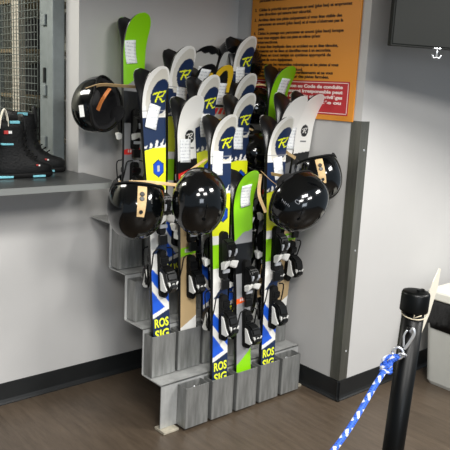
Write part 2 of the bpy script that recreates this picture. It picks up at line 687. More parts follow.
def seg_d(x, y, a, b):
    ax, ay = a
    bx, by = b
    dx, dy = bx - ax, by - ay
    tt = np.clip(((x - ax) * dx + (y - ay) * dy) / (dx * dx + dy * dy), 0, 1)
    return np.hypot(x - ax - tt * dx, y - ay - tt * dy)


def r_mark(x, y, sc):
    """the angular brush 'R' mark; x right, y up, sc = half width in metres"""
    x, y = x / sc, y / sc
    d = np.full(x.shape, 9.)
    for a, b, w in (((-.95, .42), (.15, .72), .15), ((.15, .72), (.95, .78), .13), ((-.1, .6), (-.5, -.62), .17), ((.95, .78), (.6, .15), .14),
                    ((.6, .15), (-.15, .05), .14), ((.1, .05), (.62, -.6), .16), ((.62, -.6), (1.0, -.5), .12)):
        d = np.minimum(d, seg_d(x, y, a, b) - w * .72)
    return d < 0


def hexa(x, y, r, k=1.25):
    return np.maximum(np.abs(x) / r, (np.abs(x) * .5 + np.abs(y) / k * .9) / r) < 1


def gfx_striped(x, s, L, w, o):
    """white tip with dark oval mark, navy, yellow, lime, blue, navy tail"""
    u = s / L
    v = x / w
    c = np.broadcast_to(C['white'], x.shape + (3,)).copy()
    ye = C[o.get('yel', 'yellow')]

    def put(m, col):
        c[m] = col
    put(u < .20 + .012 * v, C['navy'])
    put((u >= .215 + .012 * v) & (u < .325 - .035 * v), C['blue'])
    put((np.abs((u - .258) + .042 * v) < .017) & (u > .21) & (u < .33), C['white'])
    put((v > -.9) & (u > .405) & (u < .47) & ((u - .405) / .065 * 1.9 - .9 < v), C['navy'])
    put((u >= .505) & (u < .585), C['lime'])
    put((u >= .612) & (u < .75), ye)
    put((u >= .75 + .008 * v) & (u < .845), C['navy'])
    tick = (u >= .748) & (u < .766 + .006 * v + .006 * np.sin(v * 9)) & ((np.floor((v + 1 - (u - .75) * 6) * 4.2).astype(int) % 2) == 0)
    put(tick, C['white'])
    hb = hexa(x - .012, s - .683 * L, .024)
    put(hexa(x - .012, s - .683 * L, .028), C['navy'])
    put(hb, C[o.get('badge', 'badge_b')])
    put((np.abs(x - .012) < .006) & (np.abs(s - .683 * L) < .012), C['lgrey'])
    inner = (((x - .010) / .052) ** 2 + ((s - (L - .125)) / .115) ** 2 < 1) & (s > L - .2)
    put(inner, C['cream'])
    put(((x - .026) / .046) ** 2 + ((s - (L - .120)) / .070) ** 2 < 1, C['navy'])
    put(r_mark(x - .021, s - (L - .122), .030), C['yellow'])
    put((np.abs(s - (L - .178)) < .0016), C['grey'])
    return c


def gfx_green(x, s, L, w, o):
    u = s / L
    v = x / w
    c = np.broadcast_to(C['green'], x.shape + (3,)).copy()
    st = C[o.get('stripe', 'red')]
    c[u < .745 + .006 * v] = C['grey']
    c[(u < .72 + .018 * v)] = C['grey']
    c[u < .705] = C['black']
    c[u < .575] = C['grey']
    c[np.abs(u - (.462 + .004 * v)) < .011] = st
    lt = (np.abs(u - .463) < .005) & (np.abs(v + .1) < .45) & ((np.floor(v * 7).astype(int) % 2) == 0)
    c[lt] = C['white']
    c[u < .215 + .03 * v] = C['green']
    c[(u >= .745 + .035 * v) & (u < .76)] = C['green']
    m = (u > .70) & (u < .735 + .022 * v)
    c[m] = C['grey']
    return c


def gfx_white(x, s, L, w, o):
    u = s / L
    v = x / w
    c = np.broadcast_to(C['white'], x.shape + (3,)).copy()
    c[u < .772 + .006 * v] = C['black']
    c[u < .735 + .014 * v] = C[o.get('band', 'red')]
    c[u < .655 + .02 * v] = C['dgrey']
    c[u < .62] = C['wood']
    c[np.abs(u - (.435 + .004 * v)) < .016] = C['lime']
    c[(np.abs(u - .437) < .006) & (np.abs(v) < .5)] = C['cream']
    c[(u < .165 + .02 * v)] = C['white']
    lx = x - o.get('lx', .008)
    ls = s - o.get('ls', .855) * L
    c[(lx / .025) ** 2 + (ls / .029) ** 2 < 1] = C['black']
    c[r_mark(lx, ls, .016)] = C['white']
    c[(np.abs(s - (o.get('ls', .855) * L - .05)) < .004) & (np.abs(lx) < .022)] = C['dgrey']
    return c


def gfx_panel(x, s, L, w, o):
    """black cap, grey band with scalloped ends, black, grey, yellow"""
    v = x / w
    d = L - s
    c = np.broadcast_to(C['black'], x.shape + (3,)).copy()
    wav = .007 * np.abs(np.sin(v * 4.5))
    c[(d > .030 + wav) & (d < .118 - .02 * np.cos(v * 3.1))] = C['lgrey']
    c[((x + .0) / .024) ** 2 + ((d - .155) / .025) ** 2 < 1] = C['gold']
    c[d > .30] = C['cream']
    c[d > .40] = C['gold']
    c[d > .5] = C['dgrey']
    return c


def gfx_rim(x, s, L, w, o):
    """black tip with a gold rim, cream below with a red word, gold base"""
    v = x / w
    d = L - s
    c = np.broadcast_to(C['black'], x.shape + (3,)).copy()
    inn = (x / .038) ** 2 + ((d - .13) / .105) ** 2
    c[(inn > 1) & (d < .12)] = C['gold']
    c[(d > .19) & (d < .275)] = C['cream']
    c[(d > .195) & (d < .222) & (np.abs(v) < .7) & ((np.floor(v * 6 + d * 60).astype(int) % 3) != 0)] = C['red']
    c[d >= .245] = C['gold']
    c[d > .35] = C['black']
    c[d > .55] = C['dgrey']
    return c


def gfx_spot(x, s, L, w, o):
    d = L - s
    c = np.broadcast_to(C['black'], x.shape + (3,)).copy()
    c[((x - .022) / .018) ** 2 + ((d - .062) / .026) ** 2 < 1] = C['gold']
    c[d > .15] = C['cream']
    c[d > .26] = C['gold']
    c[d > .35] = C['dgrey']
    return c


GFX = dict(spot=gfx_spot, striped=gfx_striped, green=gfx_green, white=gfx_white, panel=gfx_panel, rim=gfx_rim)
TH, CURL, CURL_L = .010, .075, .18


def half_w(s, L, k=1.0):
    s = np.asarray(s, float)
    tail, waist, shov = .047, .0425, .0585
    mid = .45 * L
    w = np.where(s < mid, tail + (waist - tail) * np.sin(np.clip(s / mid, 0, 1) * PI / 2),
                 waist + (shov - waist) * np.sin((np.clip((s - mid) / (L - .13 - mid), 0, 1) - .5) * PI) * .5 + (shov - waist) * .5)
    tl = .088
    e = np.clip((s - (L - tl)) / tl, 0, 1)
    w = w * np.sqrt(np.clip(1 - e ** 2.8, 0, 1))
    e2 = np.clip((.02 - s) / .02, 0, 1)
    kk = 1 + (k - 1) * np.clip((s - .25) / .3, 0, 1)
    return np.maximum(w * (1 - .25 * e2 ** 2), .0015) * kk


def curl(s, L):
    q = np.clip((np.asarray(s, float) - (L - CURL_L)) / CURL_L, 0, 1)
    return CURL * q ** 2


def grid_mesh(name, P, colors=None, m=None):
    a, b = P.shape[:2]
    me = bpy.data.meshes.new(name)
    idx = np.arange(a * b).reshape(a, b)
    F = np.stack([idx[:-1, :-1], idx[:-1, 1:], idx[1:, 1:], idx[1:, :-1]], -1).reshape(-1, 4)
    me.vertices.add(a * b)
    me.vertices.foreach_set('co', P.reshape(-1).astype(np.float32))
    me.loops.add(F.size)
    me.loops.foreach_set('vertex_index', F.reshape(-1).astype(np.int32))
    me.polygons.add(len(F))
    me.polygons.foreach_set('loop_start', np.arange(0, F.size, 4, dtype=np.int32))
    me.update(calc_edges=True)
    me.validate()
    me.polygons.foreach_set('use_smooth', np.ones(len(F), dtype=bool))
    if colors is not None:
        at = me.color_attributes.new('gfx', 'FLOAT_COLOR', 'POINT')
        cc = np.concatenate([colors.reshape(-1, 3), np.ones((a * b, 1))], 1)
        at.data.foreach_set('color', cc.reshape(-1).astype(np.float32))
    if m:
        me.materials.append(m)
    return me


def topsheet_mesh(L, kind, o):
    S = np.linspace(0, L, int(L / .0032))
    V = np.linspace(-1, 1, 34)
    W = half_w(S, L, o.get('wide', 1.0))
    X = W[:, None] * V[None, :] * .985
    SS = np.broadcast_to(S[:, None], X.shape)
    Y = -(TH + curl(SS, L)) + .0012 * V[None, :] ** 4
    P = np.stack([X, Y, SS], -1)
    col = GFX[kind](X, SS, L, W[:, None] + 0 * X, o)
    return grid_mesh('topsheet', P, col, M_ski)


def core_mesh(L, wide=1.0):
    bm = bmesh.new()
    S = np.concatenate([np.linspace(0, L - .25, 24), np.linspace(L - .24, L, 28)])
    W = half_w(S, L, wide)
    K = curl(S, L)
    rings = []
    for s, w, k in zip(S, W, K):
        rings.append([(-w, -k, s), (w, -k, s), (w, -k - .002, s), (w * .985, -k - TH + .0017, s), (-w * .985, -k - TH + .0017, s), (-w, -k - .002, s)])
    loft(bm, rings, smooth=False)
    bmesh.ops.recalc_face_normals(bm, faces=bm.faces)
    me = bpy.data.meshes.new('base')
    bm.to_mesh(me)
    bm.free()
    me.materials.append(M_base)
    for p in me.polygons:
        p.use_smooth = abs(p.normal.x) < .5
    return me


def mesh_from(bm, name, mats, smooth=False):
    me = bpy.data.meshes.new(name)
    bmesh.ops.recalc_face_normals(bm, faces=bm.faces)
    bm.to_mesh(me)
    bm.free()
    for m in mats:
        me.materials.append(m)
    return me


def prism(bm, prof, x0, x1, bev=.003, mi=0):
    """side profile in (out, z) extruded over x; out is measured away from the topsheet"""
    t = bmesh.new()
    a = [t.verts.new((x0, -q, z)) for q, z in prof]
    b = [t.verts.new((x1, -q, z)) for q, z in prof]
    n = len(prof)
    for i in range(n):
        t.faces.new((a[i], a[(i + 1) % n], b[(i + 1) % n], b[i]))
    t.faces.new(a[::-1])
    t.faces.new(b)
    bmesh.ops.recalc_face_normals(t, faces=t.faces)
    if bev:
        bmesh.ops.bevel(t, geom=t.edges[:], offset=bev, segments=2, affect='EDGES')
    merge(bm, t, None, mi)


# shared binding meshes (local z = along the ski, y- = away from the topsheet)
def make_plate(half):
    bm = bmesh.new()
    pts = []
    r = .0185
    for k in range(13):
        a = PI * k / 12
        pts.append((r * math.cos(a), half - r + r * math.sin(a)))
    for k in range(13):
        a = PI + PI * k / 12
        pts.append((r * math.cos(a), -half + r + r * math.sin(a)))
    rings = [[(x * q, -y, z) for x, z in pts] for y, q in ((0, 1), (.020, 1), (.024, .86))]
    loft(bm, rings, smooth=False)
    return mesh_from(bm, 'binding_plate', [M_blackm])


bm = bmesh.new()
prism(bm, [(.012, -.045), (.040, -.045), (.058, -.02), (.062, .015), (.050, .04), (.030, .052), (.012, .056)], -.026, .026, .006)
prism(bm, [(.05, -.012), (.066, -.005), (.068, .02), (.056, .034)], -.016, .016, .005)
ME_toe = mesh_from(bm, 'toe_piece', [M_black])
ME_toe_dec = []
for prof, xa, xb in (([(.058, -.018), (.0655, .0), (.0655, .012), (.055, .012)], -.022, -.013), ([(.058, -.018), (.0705, .0), (.0705, .016), (.055, .016)], .008, .018),
                     ([(.013, -.098), (.020, -.098), (.022, -.082), (.013, -.082)], -.018, .018)):
    bm = bmesh.new()
    prism(bm, prof, xa, xb, .001)
    ME_toe_dec.append(mesh_from(bm, 'silver_print', [M_silver]))
ME_wing = []
for sx in (-1, 1):      # the white wings that hold the boot's toe
    bm = bmesh.new()
    t = bmesh.new()
    a = [(sx * .004, .020, -.038), (sx * .004, .052, -.036), (sx * .038, .060, -.040), (sx * .040, .024, -.046)]
    b = [(sx * .004, .020, -.066), (sx * .004, .040, -.062), (sx * .034, .046, -.076), (sx * .036, .022, -.080)]
    A = [t.verts.new((x, -y, z)) for x, y, z in a]
    B = [t.verts.new((x, -y, z)) for x, y, z in b]
    for i in range(4):
        j = (i + 1) % 4
        t.faces.new((A[i], A[j], B[j], B[i]))
    t.faces.new(A)
    t.faces.new(B[::-1])
    bmesh.ops.recalc_face_normals(t, faces=t.faces)
    bmesh.ops.bevel(t, geom=t.edges[:], offset=.003, segments=2, affect='EDGES')
    merge(bm, t)
    ME_wing.append(mesh_from(bm, 'toe_wing', [M_white]))

bm = bmesh.new()
prism(bm, [(.012, .062), (.034, .060), (.066, .040), (.078, .005), (.070, -.030), (.040, -.046), (.012, -.05)], -.027, .027, .007)
prism(bm, [(.012, .066), (.024, .074), (.024, .10), (.012, .105)], -.022, .022, .004)
prism(bm, [(.056, -.018), (.086, -.01), (.090, -.024), (.062, -.052), (.040, -.05)], -.017, .017, .004)
ME_heel = mesh_from(bm, 'heel_piece', [M_black])
ME_cheek = []
for sx in (-1, 1):
    bm = bmesh.new()
    prism(bm, [(.020, .040), (.036, .034), (.052, -.010), (.068, -.036), (.052, -.048), (.022, -.044)], sx * .0275 - .003, sx * .0275 + .003, .002)
    ME_cheek.append(mesh_from(bm, 'heel_cheek', [M_white]))
t = bmesh.new()
for (x0, z0), (x1, z1) in (((-.022, .0), (-.010, -.032)), ((-.010, -.032), (.002, -.006)), ((.002, -.006), (.010, -.034)), ((.010, -.034), (.022, -.002))):
    w = .0042
    lo = [(x0 - w, z0), (x0 + w, z0), (x1 + w, z1), (x1 - w, z1)]

    def outy(z):
        return .0795 + (z - .005) * .23 if z < .005 else .0795
    A = [t.verts.new((x, -outy(z) - .0005, z)) for x, z in lo]
    B = [t.verts.new((x, -outy(z) + .008, z)) for x, z in lo]
    for i in range(4):
        j = (i + 1) % 4
        t.faces.new((A[i], A[j], B[j], B[i]))
    t.faces.new(A)
    t.faces.new(B[::-1])
bm = bmesh.new()
merge(bm, t)
ME_zig = mesh_from(bm, 'zigzag_print', [M_white])
ME_brake = []
for sx in (-1, 1):
    bm = bmesh.new()
    tube(bm, curve_pts([(sx * .018, -.024, .085), (sx * .048, -.022, .075), (sx * .053, -.012, .02), (sx * .055, .004, -.035)], 10)
         + [Vector((sx * .0555, .006, -.045)), Vector((sx * .057, .010, -.06)), Vector((sx * .057, .014, -.075))], [.0032] * 10 + [.006, .0075, .0075, .005][:0] + [.006, .0075, .005], 6)
    ME_brake.append(mesh_from(bm, 'brake_arm', [M_blackm]))
bm = bmesh.new()
box(bm, (-.020, -.030, .10), (.020, -.014, .145), .004)
ME_pedal = mesh_from(bm, 'brake_pedal', [M_black])

_cache = {}


def core_for(L, wide=1.0):
    k = (round(L, 2), wide)
    if ('c', k) not in _cache:
        _cache[('c', k)] = core_mesh(L, wide)
    return _cache[('c', k)]


def plate_for(L):
    h = round(min(.106, .083 * L), 3)
    if ('p', h) not in _cache:
        _cache[('p', h)] = make_plate(h)
    return _cache[('p', h)]


SKI_GROUP = 'rental skis standing in the rack'


def make_ski(mtx, L, kind, o, label, back=False, ztag=None, tagrot=0, tagx=-.01):
    root = empty('ski')
    root.matrix_world = mtx
    tag(root, label, 'ski', SKI_GROUP)
    mesh_obj('base', core_for(L, o.get('wide', 1.0)), root)
    key = (round(L, 2), kind, tuple(sorted(o.items())))
    if key not in _cache:
        _cache[key] = topsheet_mesh(round(L, 3), kind, o)
    mesh_obj('topsheet', _cache[key], root)
    k = min(1, max(.8, L / 1.33))
    zm = .445 * L
    for q in (.138, -.142):
        pl = mesh_obj('binding_plate', plate_for(L), root)
        pl.location = (.007, -TH - .0003, zm + q * k)
    toe = mesh_obj('toe_piece', ME_toe, root)
    toe.location = (.007, -TH - .013, zm + .160 * k)
    for q in ME_wing:
        mesh_obj('toe_wing', q, toe)
    for q in ME_toe_dec:
        mesh_obj('silver_print', q, toe)
    hl = mesh_obj('heel_piece', ME_heel, root)
    hl.location = (.007, -TH - .011, zm - .165 * k)
    for q in ME_cheek:
        mesh_obj('heel_cheek', q, hl)
    mesh_obj('zigzag_print', ME_zig, hl)
    br = mesh_obj('brake_pedal', ME_pedal, root)
    br.location = (.003, -TH - .006, zm - .11 * k)
    for q in ME_brake:
        mesh_obj('brake_arm', q, br)
    for part in (toe, hl, br):
        part.scale = (1, .8 if back else 1, k)
    if ztag is not None:
        bm = bmesh.new()
        w_, h_ = .028, .050
        pts = []
        zc_ = L - ztag
        rot = Matrix.Rotation(tagrot, 4, 'Y')
        for j in range(9):
            for i in range(5):
                p = rot @ Vector((-w_ + 2 * w_ * i / 4, 0, -h_ + 2 * h_ * j / 8))
                s = zc_ + p.z
                y = -TH - float(curl(s, L)) - .0025 - .0035 * max(0, (4 - j) / 4) ** 2
                pts.append((tagx + p.x, y, s))
        vs = [bm.verts.new(p) for p in pts]
        for j in range(8):
            for i in range(4):
                bm.faces.new((vs[j * 5 + i], vs[j * 5 + i + 1], vs[(j + 1) * 5 + i + 1], vs[(j + 1) * 5 + i]))
        pt = obj('paper_tag', bm, M_paper, root, smooth=True)
        sm = pt.modifiers.new('thick', 'SOLIDIFY')
        sm.thickness = .0008
    if kind == 'striped':
        bm = bmesh.new()
        for s_, zz in (('ROS', .170 * L + .000), ('SIG', .170 * L - .052)):
            me = text_mesh(s_, .054, .074, .0016)
            xs = [v.co.x for v in me.vertices]
            add_mesh(bm, me, Matrix(((1, 0, 0, -(max(xs) + min(xs)) / 2), (0, 0, -1, -TH - .0006), (0, 1, 0, zz - .018), (0, 0, 0, 1))))
        obj('lettering', bm, M_yellow, root)
    return root


A_, B_, W_, D_, E_ = 'striped', 'green', 'white', 'panel', 'rim'
# (base point), (tip of the front ski), kind, options, tag distance from tip, tag turn, tag x, front label, rear label
PAIRS = [
    ((1.864, 2.124, .019), (1.856, 2.118, 1.359), A_, {}, .205, .05, -.022,
     'white, navy and yellow striped ski in the front row, left of the short green ski',
     'dark base of the ski behind the front-row striped pair left of the short green ski'),
    ((2.010, 2.124, .019), (1.999, 2.118, 1.116), B_, {'stripe': 'orange'}, .115, -.15, .0,
     'short bright green ski with orange stripe in the middle of the front row',
     'black-based ski paired behind the short green ski in the front row'),
    ((2.156, 2.124, .019), (2.148, 2.068, 1.361), A_, {}, .235, -.16, .010,
     'white, navy and yellow striped ski in the front row, right of the short green ski',
     'dark base of the ski behind the front-row striped pair right of the short green ski'),
    ((1.645, 2.269, .229), (1.599, 2.263, 1.537), A_, {'n': 1}, .20, .30, -.010,
     'white, navy and bright yellow ski with blue badge, leftmost of the second row',
     'dark base of the ski behind the leftmost second-row pair'),
    ((1.785, 2.269, .229), (1.788, 2.263, 1.424), W_, {}, .235, .02, -.018,
     'white ski with round black emblem and red band, above the big round helmet',
     'black-based ski paired behind the white ski with red band'),
    ((1.925, 2.269, .229), (1.870, 2.263, 1.515), A_, {'n': 2}, .215, .02, -.005,
     'white tipped dark oval ski, second row, above the big round helmet',
     'dark tip curling back behind the third white tip of the second row'),
    ((2.065, 2.269, .229), (2.090, 2.263, 1.442), A_, {'n': 3}, .205, .02, -.012,
     'white tipped ski with dark oval in the second row, behind the short green ski',
     'grey gleaming tip of the ski paired in the second row, behind the short green ski'),
    ((2.205, 2.269, .229), (2.262, 2.100, 1.453), W_, {'band': 'dgrey', 'lx': -.02}, .20, .02, .026,
     'white ski tip with paper tag, left of two white tips by the red warning box',
     'dark tip behind the tagged white ski by the red warning box'),
    ((2.345, 2.269, .229), (2.385, 2.110, 1.470), W_, {'band': 'dgrey', 'lx': .0}, None, 0, 0,
     'white ski with round black emblem, rightmost ski tip of the rack',
     'dark tip behind the rightmost white ski'),
    ((1.785, 2.421, .439), (1.852, 2.415, 1.635), A_, {'yel': 'olive', 'badge': 'badge_g'}, .225, .05, .012,
     'white tipped ski with olive yellow panel and green badge, behind the red band ski',
     'dark tip behind the white tipped ski with green badge'),
    ((1.925, 2.421, .439), (1.975, 2.415, 1.570), 'spot', {}, .075, .02, -.018,
     'black tipped ski with gold spot and white tag, just right of the green badge ski',
     'dark base behind the gold spot ski'),
    ((2.065, 2.421, .439), (2.077, 2.415, 1.563), E_, {'n': 1}, .13, .0, .004,
     'black tipped ski with gold rim and pale tag, between two white tips at the back',
     'dark base behind the gold-rimmed ski'),
    ((2.205, 2.421, .439), (2.212, 2.395, 1.533), A_, {'n': 4}, None, 0, 0,
     'white tipped ski with dark oval, middle one of the stack of three such tips',
     'dark tip behind the middle one of three stacked white tips'),
    ((2.345, 2.421, .439), (2.379, 2.300, 1.590), B_, {'stripe': 'red'}, .11, .0, .006,
     'bright green ski tip with pale tag against the rules sign',
     'black tip of the ski behind the green one against the rules sign'),
    ((1.645, 2.559, .649), (1.700, 2.553, 1.765), B_, {'stripe': 'red', 'n': 1}, .165, -.16, -.024,
     'tall bright green ski with red stripe at the far left, highest tip of all',
     'black tip of the ski behind the tall green one at the far left'),
    ((2.030, 2.559, .649), (2.083, 2.553, 1.659), D_, {'wide': 1.28}, .145, .0, -.004,
     'black tipped ski with scalloped grey band, left one of two such at the back',
     'black rounded tip behind the left grey-banded ski'),
    ((2.205, 2.559, .649), (2.236, 2.533, 1.665), D_, {'wide': 1.28, 'n': 1}, None, 0, 0,
     'black tipped ski with scalloped grey band, right one of two such at the back',
     'black rounded tip behind the right grey-banded ski'),
    ((2.310, 2.548, .649), (2.248, 2.450, 1.716), A_, {'n': 5}, .195, .02, -.014,
     'highest white tipped ski with dark oval, beside the left edge of the rules sign',
     'black round tip behind the highest white tipped ski'),
]
for bs, tp, kind, o, zt, rot, tx, lf, lb in PAIRS:
    bs, tp = Vector(bs), Vector(tp)
    ax = tp + Vector((0, CURL + TH, 0)) - bs
    L = round(ax.length, 2)
    zax = ax.normalized()
    xax = (Vector((1, 0, 0)) - zax * zax.x).normalized()
    yax = zax.cross(xax)
    R = Matrix((xax, yax, zax)).transposed().to_4x4()
    mf = Matrix.Translation(bs - yax * .0004) @ R
    mb = Matrix.Translation(bs + yax * .0004) @ R @ Matrix.Rotation(PI, 4, 'Z')
    o = {k: v for k, v in o.items() if k != 'n'}
    make_ski(mf, L, kind, o, lf, False, zt, rot, tx)
    make_ski(mb, L, kind, o, lb, True)

# ------------------------------------------------------------------ camera basis (for aiming helmets only)
yaw, pit, rol = math.radians(41.01), math.radians(11.47), math.radians(2.83)
fw = Vector((math.sin(yaw) * math.cos(pit), math.cos(yaw) * math.cos(pit), -math.sin(pit)))
rt = Vector((math.cos(yaw), -math.sin(yaw), 0))
up = rt.cross(fw)
rt, up = rt * math.cos(rol) + up * math.sin(rol), up * math.cos(rol) - rt * math.sin(rol)

# ------------------------------------------------------------------ helmets
HA, HB, HC = .108, .134, .128


def shell_pt(az, ph, k=1.0):
    """az around (0 = right side, 90 = front), ph from crown"""
    x = HA * math.sin(ph) * math.cos(az)
    y = HB * math.sin(ph) * math.sin(az)
    z = HC * math.cos(ph)
    # slightly boxier, tapered front
    q = 1 + .05 * math.sin(2 * ph) ** 2
    return Vector((x * q, y * q, z)) * k


def rim(az):
    c = math.cos(az)
    s = math.sin(az)
    return math.radians(99 + 20 * c * c + (8 if s < 0 else 0) * s * s)


def shell_bm(k0=1.0, k1=.93, extra=0):
    bm = bmesh.new()
    NA, NP = 48, 18
    grids = []
    for k in (k0, k1):
        rows = []
        for j in range(NP + 1):
            rows.append([bm.verts.new(shell_pt(2 * PI * i / NA, max(.004, rim(2 * PI * i / NA) * j / NP), k)) for i in range(NA)])
        grids.append(rows)
    for gi, rows in enumerate(grids):
        for a, b in zip(rows[:-1], rows[1:]):
            for i in range(NA):
                f = bm.faces.new((a[i], a[(i + 1) % NA], b[(i + 1) % NA], b[i]))
                f.smooth = True
        bm.faces.new(rows[0]).smooth = True
    a, b = grids[0][-1], grids[1][-1]
    for i in range(NA):
        bm.faces.new((a[i], a[(i + 1) % NA], b[(i + 1) % NA], b[i]))
    return bm


def patch_bm(az0, az1, ph0, ph1, k, th=.004, na=6, npn=8):
    """a plate lying on the shell"""
    bm = bmesh.new()
    rings = []
    for j in range(npn + 1):
        ph = ph0 + (ph1 - ph0) * j / npn
        top = [shell_pt(az0 + (az1 - az0) * i / na, ph, k) for i in range(na + 1)]
        bot = [p * (1 - th / .12) for p in reversed(top)]
        rings.append(top + bot)
    loft(bm, rings, smooth=False)
    return bm


D2 = math.radians
_h = {}
b_ = shell_bm()
_h['shell'] = mesh_from(b_, 'shell', [M_gloss])
_h['liner'] = mesh_from(shell_bm(.925, .80), 'liner', [M_pad])
_h['ear'] = []
for sx in (-1, 1):
    bm = bmesh.new()
    bmesh.ops.create_uvsphere(bm, u_segments=16, v_segments=10, radius=1)
    for v in bm.verts:
        v.co = Vector((v.co.x * .014 + sx * .086, v.co.y * .044 - .014, v.co.z * .042 - .050))
    for f in bm.faces:
        f.smooth = True
    _h['ear'].append(mesh_from(bm, 'ear_pad', [M_pad]))
_h['clip'] = mesh_from(patch_bm(D2(270 - 9), D2(270 + 9), D2(48), D2(100), 1.012), 'goggle_strap', [M_tan])
_h['stud'] = []
for ph, r in ((78, .010), (86, .010), (56, .008)):
    bm = bmesh.new()
    p = shell_pt(D2(270), D2(ph), 1.02)
    nn = p.normalized()
    cyl(bm, p - nn * .002, p + nn * .003, r, r * .8, 8)
    _h['stud'].append(mesh_from(bm, 'snap_stud', [M_black]))
_h['sticker'] = mesh_from(patch_bm(D2(208), D2(222), D2(96), D2(108), 1.008, .002), 'sticker', [M_white])
_h['vent'] = []
for a0 in (62, 80, 100, 118):
    for ph in (40, 54):
        _h['vent'].append(mesh_from(patch_bm(D2(a0 - 5), D2(a0 + 5), D2(ph), D2(ph + 6), 1.003, .003, 3, 2), 'vent', [M_blackm]))
bm = bmesh.new()       # ridge line where the two shells meet
pts = [shell_pt(2 * PI * i / 48, rim(2 * PI * i / 48) - .0, 1.0) for i in range(48)]
tube(bm, pts + pts[:1], .0045, 6)
_h['trim'] = mesh_from(bm, 'rim_trim', [M_blackm])
bm = bmesh.new()       # oval emblem on one side, with a short line of print
for sx in (1,):
    ctr = D2(8)
    pts = []
    for k in range(25):
        a = 2 * PI * k / 24
        pts.append(shell_pt(ctr + .05 * math.cos(a), D2(66) + .085 * math.sin(a), 1.006))
    tube(bm, pts, .0016, 5)
_h['emblem'] = mesh_from(bm, 'emblem', [M_grey])
bm = bmesh.new()
for sx in (1,):
    for k in range(6):
        p = shell_pt(ctr + .30, D2(72 + 3.6 * k), 1.006)
        q = shell_pt(ctr + .25 - .02 * (k % 2), D2(73.6 + 3.6 * k), 1.006)
        tube(bm, [p, q], .0014, 5)
_h['print'] = mesh_from(bm, 'side_lettering', [M_grey])

def S(c, a, b, d=0):
    """a point seen from c: a to the right, b up, d towards the viewer's side (metres)"""
    return Vector(c) + rt * a + up * b - fw * d


HGROUP = 'black helmets hanging on the skis'


def helmet(loc, dome, back, label, strap, parts=(), orange=False, scale=1.0):
    """dome = where the crown points, back = where the rear of the helmet points"""
    z = Vector(dome).normalized()
    y = -Vector(back)
    y = (y - z * y.dot(z)).normalized()
    x = y.cross(z)
    R = Matrix((x, y, z)).transposed().to_4x4()
    root = empty('helmet')
    root.matrix_world = Matrix.Translation(Vector(loc)) @ R @ Matrix.Scale(scale, 4)
    tag(root, label, 'helmet', HGROUP)
    mesh_obj('shell', _h['shell'], root)
    mesh_obj('liner', _h['liner'], root)
    for q in _h['ear']:
        mesh_obj('ear_pad', q, root)
    mesh_obj('rim_trim', _h['trim'], root)
    for q in _h['vent']:
        mesh_obj('vent', q, root)
    if 'clip' in parts:
        c = mesh_obj('goggle_strap', _h['clip'], root)
        c['label'] = 'tan goggle strap with black snaps'
        for q in _h['stud']:
            mesh_obj('snap_stud', q, c)
    if 'emblem' in parts:
        mesh_obj('emblem', _h['emblem'], root)
        mesh_obj('side_lettering', _h['print'], root)
    inv = root.matrix_world.inverted()
    if 'sticker' in parts:
        bm = bmesh.new()
        q = S(loc, -.045, -.048, .118)
        ribbon(bm, [inv @ (q + up * .024 - rt * .003), inv @ (q - up * .024 + rt * .003)], .020, .002, up=inv.to_3x3() @ rt)
        obj('care_label', bm, M_white, root)['label'] = 'small white label'
    for i, (pl, wd) in enumerate(strap):
        bm = bmesh.new()
        pl = [inv @ Vector(p) for p in pl]
        ribbon(bm, curve_pts(pl, 18) if len(pl) > 2 else pl, wd, .0022)
        s = obj('chin_strap', bm, M_orange if (orange and i == 0) else M_tan, root)
    return root


tw = -fw
# hanging on the tall green ski at the left
c = Vector((1.478, 2.56, 1.372))
helmet(c, -rt * .80 + up * .02 - tw * .52, -up * .9 + tw * .3, 'black helmet hanging at far left, its open side turned right, small white label',
       [([S(c, .015, -.04, .09), S(c, .035, .0, .10), S(c, .065, .05, .09)], .02),
        ([S(c, -.035, .05, .075), S(c, .03, .065, .09), S(c, .09, .068, .06), S(c, .17, .07, .02)], .02)], ('sticker',), True, scale=.92)
# upside down in front of the leftmost striped ski
c = Vector((1.424, 2.17, 1.000))
helmet(c, -up * .90 + tw * .36 + rt * .02, tw + up * .3 + rt * .32, 'black helmet hanging upside down before the leftmost striped ski, tan strap on its back',
       [([S(c, -.02, .09, .05), S(c, .06, .09, .04), S(c, .16, .085, -.05)], .014),
        ([S(c, -.085, .03, .06), S(c, -.075, .065, .06), S(c, -.06, .095, .03)], .014)], ('clip',), scale=1.02)
# the big round one
c = Vector((1.590, 1.985, 1.035))
helmet(c, tw * .86 - up * .36 - rt * .15, up + tw * .3, 'big round glossy black helmet below the white ski with red band, crown facing out',
       [([S(c, -.07, .10, -.06), S(c, -.02, .15, -.16), S(c, .02, .19, -.26)], .014)], (), scale=.95)
# front right, side view
c = Vector((2.048, 1.905, 1.020))
helmet(c, rt * .62 - up * .62 + tw * .45, rt * .7 + up * .6, 'large glossy black helmet at the right of the front row, oval emblem on its side',
       [([S(c, -.14, .13, -.12), S(c, -.10, .08, -.02), S(c, -.055, .04, .05)], .016),
        ([S(c, -.145, .12, -.12), S(c, -.155, .03, -.06), S(c, -.13, -.05, .0)], .014),
        ([S(c, -.10, .12, -.10), S(c, -.04, .10, -.02), S(c, .01, .075, .02)], .014)], ('emblem',), scale=1.0)
# behind it by the wall
c = Vector((2.262, 1.985, 1.105))
helmet(c, -up * .90 + tw * .34 + rt * .16, tw + up * .4 - rt * .1, 'black helmet with tan strap hanging by the bare wall, behind the large emblem helmet',
       [([S(c, -.10, .08, -.02), S(c, -.14, .12, -.08), S(c, -.15, .18, -.16)], .014)], ('clip',), scale=.95)
